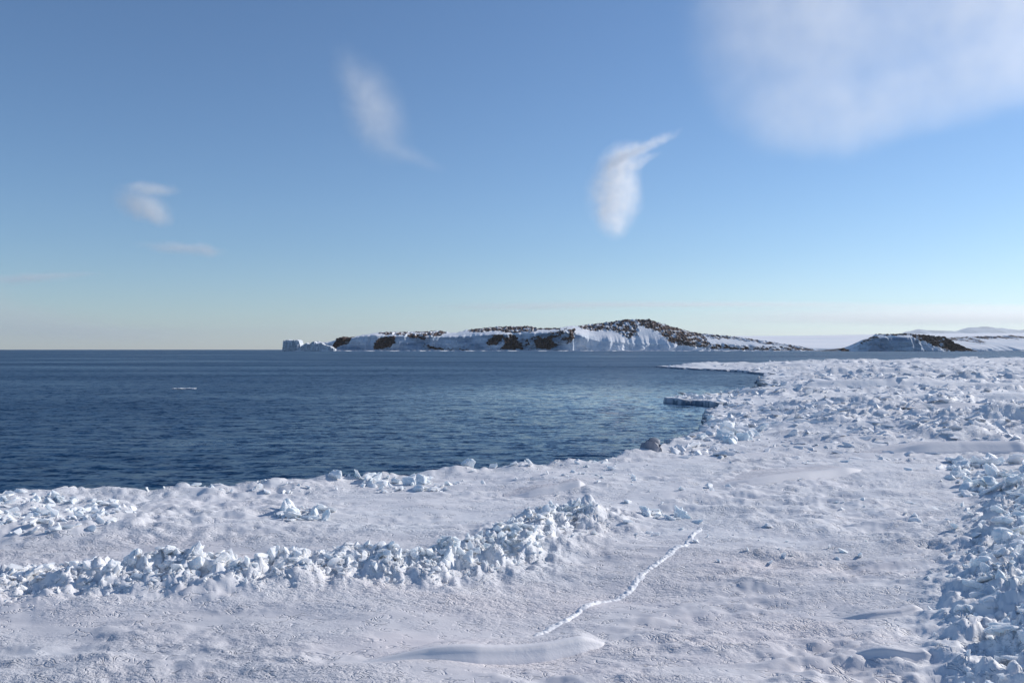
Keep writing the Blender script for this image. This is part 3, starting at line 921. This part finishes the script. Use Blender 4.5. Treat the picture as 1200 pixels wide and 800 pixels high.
drift([(975, 722), (1020, 722), (1060, 720), (1085, 717), (1090, 715)], 0.05, 0.7, 0.08, "low drift with a blue shaded face left of the right ridge", 505)
drift([(590, 581), (620, 580), (650, 578), (680, 575), (690, 573)], 0.11, 1.2, 0.15, "low drift behind the middle ridge close to the water", 507)
drift([(800, 573), (880, 570), (950, 564), (1010, 558), (1024, 556)], 0.12, 1.8, 0.2, "longest thin drift lying across the snow beyond the crack", 509)
drift([(1070, 489), (1120, 489), (1180, 488), (1240, 486)], 0.32, 3.0, 0.5, "wide smooth snow bank far out in the rubble field", 513)
drift([(1020, 535), (1070, 533), (1130, 531), (1190, 530), (1240, 530)], 0.26, 2.0, 0.3, "dark fronted snow bank in the near part of the rubble field", 515)

# ------------------------------------------------------------------ refrozen crack: a little ridge of pushed-up crumbs
def crack():
    P = CRACK
    seg = np.linalg.norm(np.diff(P, axis=0), axis=1); cum = np.concatenate([[0], np.cumsum(seg)])
    n = 420
    t = np.linspace(0, cum[-1], n)
    c = np.stack([np.interp(t, cum, P[:, 0]), np.interp(t, cum, P[:, 1])], 1)
    tg = np.gradient(c, axis=0); tg /= np.linalg.norm(tg, axis=1)[:, None]
    nm = np.stack([-tg[:, 1], tg[:, 0]], 1)
    c += nm * (0.035 * fbm(t * 1.6, t * 0, 3, 601))[:, None]
    V = []
    ends = np.clip(np.minimum(t, cum[-1] - t) / 0.2, 0, 1)
    ws = np.linspace(-1, 1, 13)
    for k in ws:
        w = (0.042 + 0.016 * fbm(t * 2.5, t * 0, 3, 603)) * (0.3 + 0.7 * ends)
        X = c[:, 0] + nm[:, 0] * k * w; Y = c[:, 1] + nm[:, 1] * k * w
        bump = (1 - k * k) * ends * (0.016 + 0.010 * fbm(X * 18, Y * 18, 4, 605, 0.7) + 0.010 * fbm(t * 2.2, t * 0, 2, 607))
        V.append(np.stack([X, Y, ice_h(X, Y) + bump - 0.006], 1))
    me = mesh_np("crack_ridge", np.concatenate(V), grid_faces(len(ws), n)[:, ::-1])
    link("crack_ridge", me, M_WHITE, label="thin white seam of crumbled ice along the crack crossing the flat snow", category="ice crack")
crack()

# ------------------------------------------------------------------ clouds (volumes)
def cloud(label, px, py, D, blobs, tau, depth, nscale=0.02, contrast=0.6, warp=12.0, group=None, stretch=(1, 1, 1), power=2.0, aniso=0.45, color=(1, 1, 1)):
    """blobs: (dx, dy, rx, ry, turn in degrees, weight) about (px, py); one unit = one photo pixel at the cloud's distance"""
    s = D / F
    bm = bmesh.new()
    for dx, dy, rx, ry, rot, wgt in blobs:
        Mx = Matrix.Translation((dx, 0, -dy)) @ Matrix.Rotation(R(rot), 4, 'Y') @ Matrix.Diagonal((rx * 1.9, depth * 1.9, ry * 1.9, 1))
        bmesh.ops.create_icosphere(bm, subdivisions=2, radius=1.0, matrix=Mx)
    ret = bmesh.ops.convex_hull(bm, input=bm.verts)
    junk = [g for g in ret["geom_interior"] + ret["geom_unused"] if isinstance(g, bmesh.types.BMVert)]
    bmesh.ops.delete(bm, geom=list(set(junk)), context='VERTS')
    hull_f = set(g for g in ret["geom"] if isinstance(g, bmesh.types.BMFace))
    rest = [f for f in bm.faces if f not in hull_f]
    if rest: bmesh.ops.delete(bm, geom=rest, context='FACES')
    me = bpy.data.meshes.new("cloud"); bm.to_mesh(me); bm.free()
    m = bpy.data.materials.new("cloud_vapour"); m.use_nodes = True
    nt = m.node_tree; nt.nodes.clear(); L = nt.links.new
    out = N(nt, "ShaderNodeOutputMaterial"); pv = N(nt, "ShaderNodeVolumePrincipled")
    L(pv.outputs[0], out.inputs["Volume"])
    pv.inputs["Color"].default_value = (*color, 1); pv.inputs["Anisotropy"].default_value = aniso
    tc = N(nt, "ShaderNodeTexCoord").outputs["Object"]
    wv = mapping(nt, tc, stretch)
    n1 = tex_noise(nt, wv, nscale, 3, 0.55)
    v = N(nt, "ShaderNodeVectorMath", operation='SUBTRACT'); L(n1.outputs["Color"], v.inputs[0]); v.inputs[1].default_value = (0.5,) * 3
    v2 = N(nt, "ShaderNodeVectorMath", operation='SCALE'); L(v.outputs[0], v2.inputs[0]); v2.inputs["Scale"].default_value = warp * 2
    nf = tex_noise(nt, wv, nscale * 4.5, 3, 0.6)
    vf = N(nt, "ShaderNodeVectorMath", operation='SUBTRACT'); L(nf.outputs["Color"], vf.inputs[0]); vf.inputs[1].default_value = (0.5,) * 3
    vf2 = N(nt, "ShaderNodeVectorMath", operation='SCALE'); L(vf.outputs[0], vf2.inputs[0]); vf2.inputs["Scale"].default_value = warp * 0.9
    va = N(nt, "ShaderNodeVectorMath", operation='ADD'); L(v2.outputs[0], va.inputs[0]); L(vf2.outputs[0], va.inputs[1])
    v3 = N(nt, "ShaderNodeVectorMath", operation='ADD'); L(tc, v3.inputs[0]); L(va.outputs[0], v3.inputs[1])
    tot = None
    for dx, dy, rx, ry, rot, wgt in blobs:
        q = mapping(nt, v3.outputs[0], (rx, depth, ry), (0, R(rot), 0), (dx, 0, -dy), 'TEXTURE')
        ln = N(nt, "ShaderNodeVectorMath", operation='LENGTH'); L(q, ln.inputs[0])
        g = math_n(nt, 'EXPONENT', math_n(nt, 'MULTIPLY', math_n(nt, 'POWER', ln.outputs["Value"], power), -1.0))
        g = math_n(nt, 'MULTIPLY', g, wgt)
        tot = g if tot is None else math_n(nt, 'ADD', tot, g)
    tot = math_n(nt, 'MAXIMUM', math_n(nt, 'SUBTRACT', tot, 0.035), 0.0)
    n2 = tex_noise(nt, wv, nscale * 2.2, 6, 0.62)
    mod = math_n(nt, 'MAXIMUM', math_n(nt, 'ADD', math_n(nt, 'MULTIPLY', math_n(nt, 'SUBTRACT', n2.outputs[0], 0.5), contrast * 5), 1.0), 0.05)
    den = math_n(nt, 'MULTIPLY', math_n(nt, 'MULTIPLY', tot, mod), tau / (depth * s * 1.77))
    L(den, pv.inputs["Density"])
    o = link("cloud", me, m, label=label, category="cloud")
    o.location = ((px - 600) * s, D, CAM_Z + (HZ - py) * s); o.scale = (s, s, s)
    if group: o["group"] = group
    return o
cloud("brightest small white cloud standing upright above the island with wisps to the right", 722, 215, 9000.0,
      [(0, 10, 18, 32, 4, 1.0), (-6, 34, 15, 16, 0, 0.6), (0, 50, 9, 10, 0, 0.5), (2, -20, 13, 18, 15, 0.9), (12, -34, 18, 7, -24, 0.8), (38, -45, 28, 4.5, -24, 0.7), (26, -24, 20, 4, -24, 0.45), (-20, 4, 14, 22, 25, 0.25), (18, 10, 10, 24, 0, 0.4)],
      1.5, 16, 0.045, 0.75, 7, power=2.0)
cloud("faint slanting wisp of cloud high above the left part of the island", 440, 130, 10000.0,
      [(0, 0, 24, 40, -20, 1.0), (-25, -35, 16, 34, -25, 0.4), (40, 52, 34, 8, 22, 0.35)], 0.6, 26, 0.03, 0.5, 10, aniso=0.25)
cloud("huge thin veil of cloud filling the upper right of the sky", 1060, 30, 9000.0,
      [(40, -50, 270, 150, -6, 0.8), (-140, 10, 105, 125, 6, 0.55), (-95, 108, 100, 46, 4, 0.55), (70, 72, 240, 42, -15, 0.5), (190, -40, 170, 120, 0, 0.4)],
      0.50, 50, 0.011, 0.5, 13, power=6.5)
cloud("small pale cloud with a flat bright top at the left", 165, 237, 11000.0,
      [(12, -16, 24, 6, 3, 0.9), (2, 4, 26, 13, 18, 0.9), (20, 16, 14, 8, 30, 0.5)], 1.2, 14, 0.04, 0.55, 6, power=2.4, aniso=0.1)
cloud("thin flat wisp just below the small pale cloud", 212, 291, 12000.0, [(0, 0, 34, 5, 4, 0.9), (30, 2, 10, 6, 20, 0.6)], 0.8, 12, 0.05, 0.5, 5, aniso=0.05)
cloud("thin streak of cloud low at the left edge", 40, 326, 14000.0, [(-8, 0, 40, 4.5, -3, 0.9), (45, -4, 26, 2.5, -2, 0.5)], 0.8, 12, 0.05, 0.5, 4, aniso=0.05)

cloud("long pale cloud bank low above the headland at the right", 1090, 372, 46000.0,
      [(0, 0, 190, 7, 1.0, 0.9), (150, -2, 170, 9, 0, 0.8), (-110, 4, 130, 5, 1, 0.5)], 1.3, 40, 0.012, 0.35, 6, stretch=(0.3, 1, 2))
cloud("very thin straight streak of cloud above the top of the island", 800, 357, 48000.0,
      [(0, 0, 190, 2.6, 0, 0.9), (-180, 3, 90, 3, 0, 0.5), (330, 3, 160, 3, 0, 0.6)], 1.2, 30, 0.014, 0.4, 3, stretch=(0.3, 1, 2))
cloud("soft pale cloud bank low on the horizon at the left edge", 20, 376, 46000.0,
      [(0, 0, 90, 18, 6, 0.8), (110, 14, 110, 9, 3, 0.5), (-40, -30, 30, 18, 0, 0.4)], 0.6, 40, 0.014, 0.4, 8, aniso=0.0, stretch=(0.4, 1, 1.5))

# ------------------------------------------------------------------ haze: one closed box of even air
bm = bmesh.new(); bmesh.ops.create_cube(bm, size=1.0)
bmesh.ops.scale(bm, vec=(78000, 78000, 862.0), verts=bm.verts)
me = bpy.data.meshes.new("haze"); bm.to_mesh(me); bm.free()
mh = bpy.data.materials.new("haze_air"); mh.use_nodes = True
nt = mh.node_tree; nt.nodes.clear()
ho = nt.nodes.new("ShaderNodeOutputMaterial"); hv = nt.nodes.new("ShaderNodeVolumePrincipled")
hv.inputs["Color"].default_value = (0.90, 0.96, 1.0, 1); hv.inputs["Density"].default_value = 2.0e-5; hv.inputs["Anisotropy"].default_value = 0.3
nt.links.new(hv.outputs[0], ho.inputs["Volume"])
o = link("haze", me, mh, kind="stuff", label="thin pale air over the whole sea fading the far mountains")
o.location = (0, 0, 431.0 - 8.0)
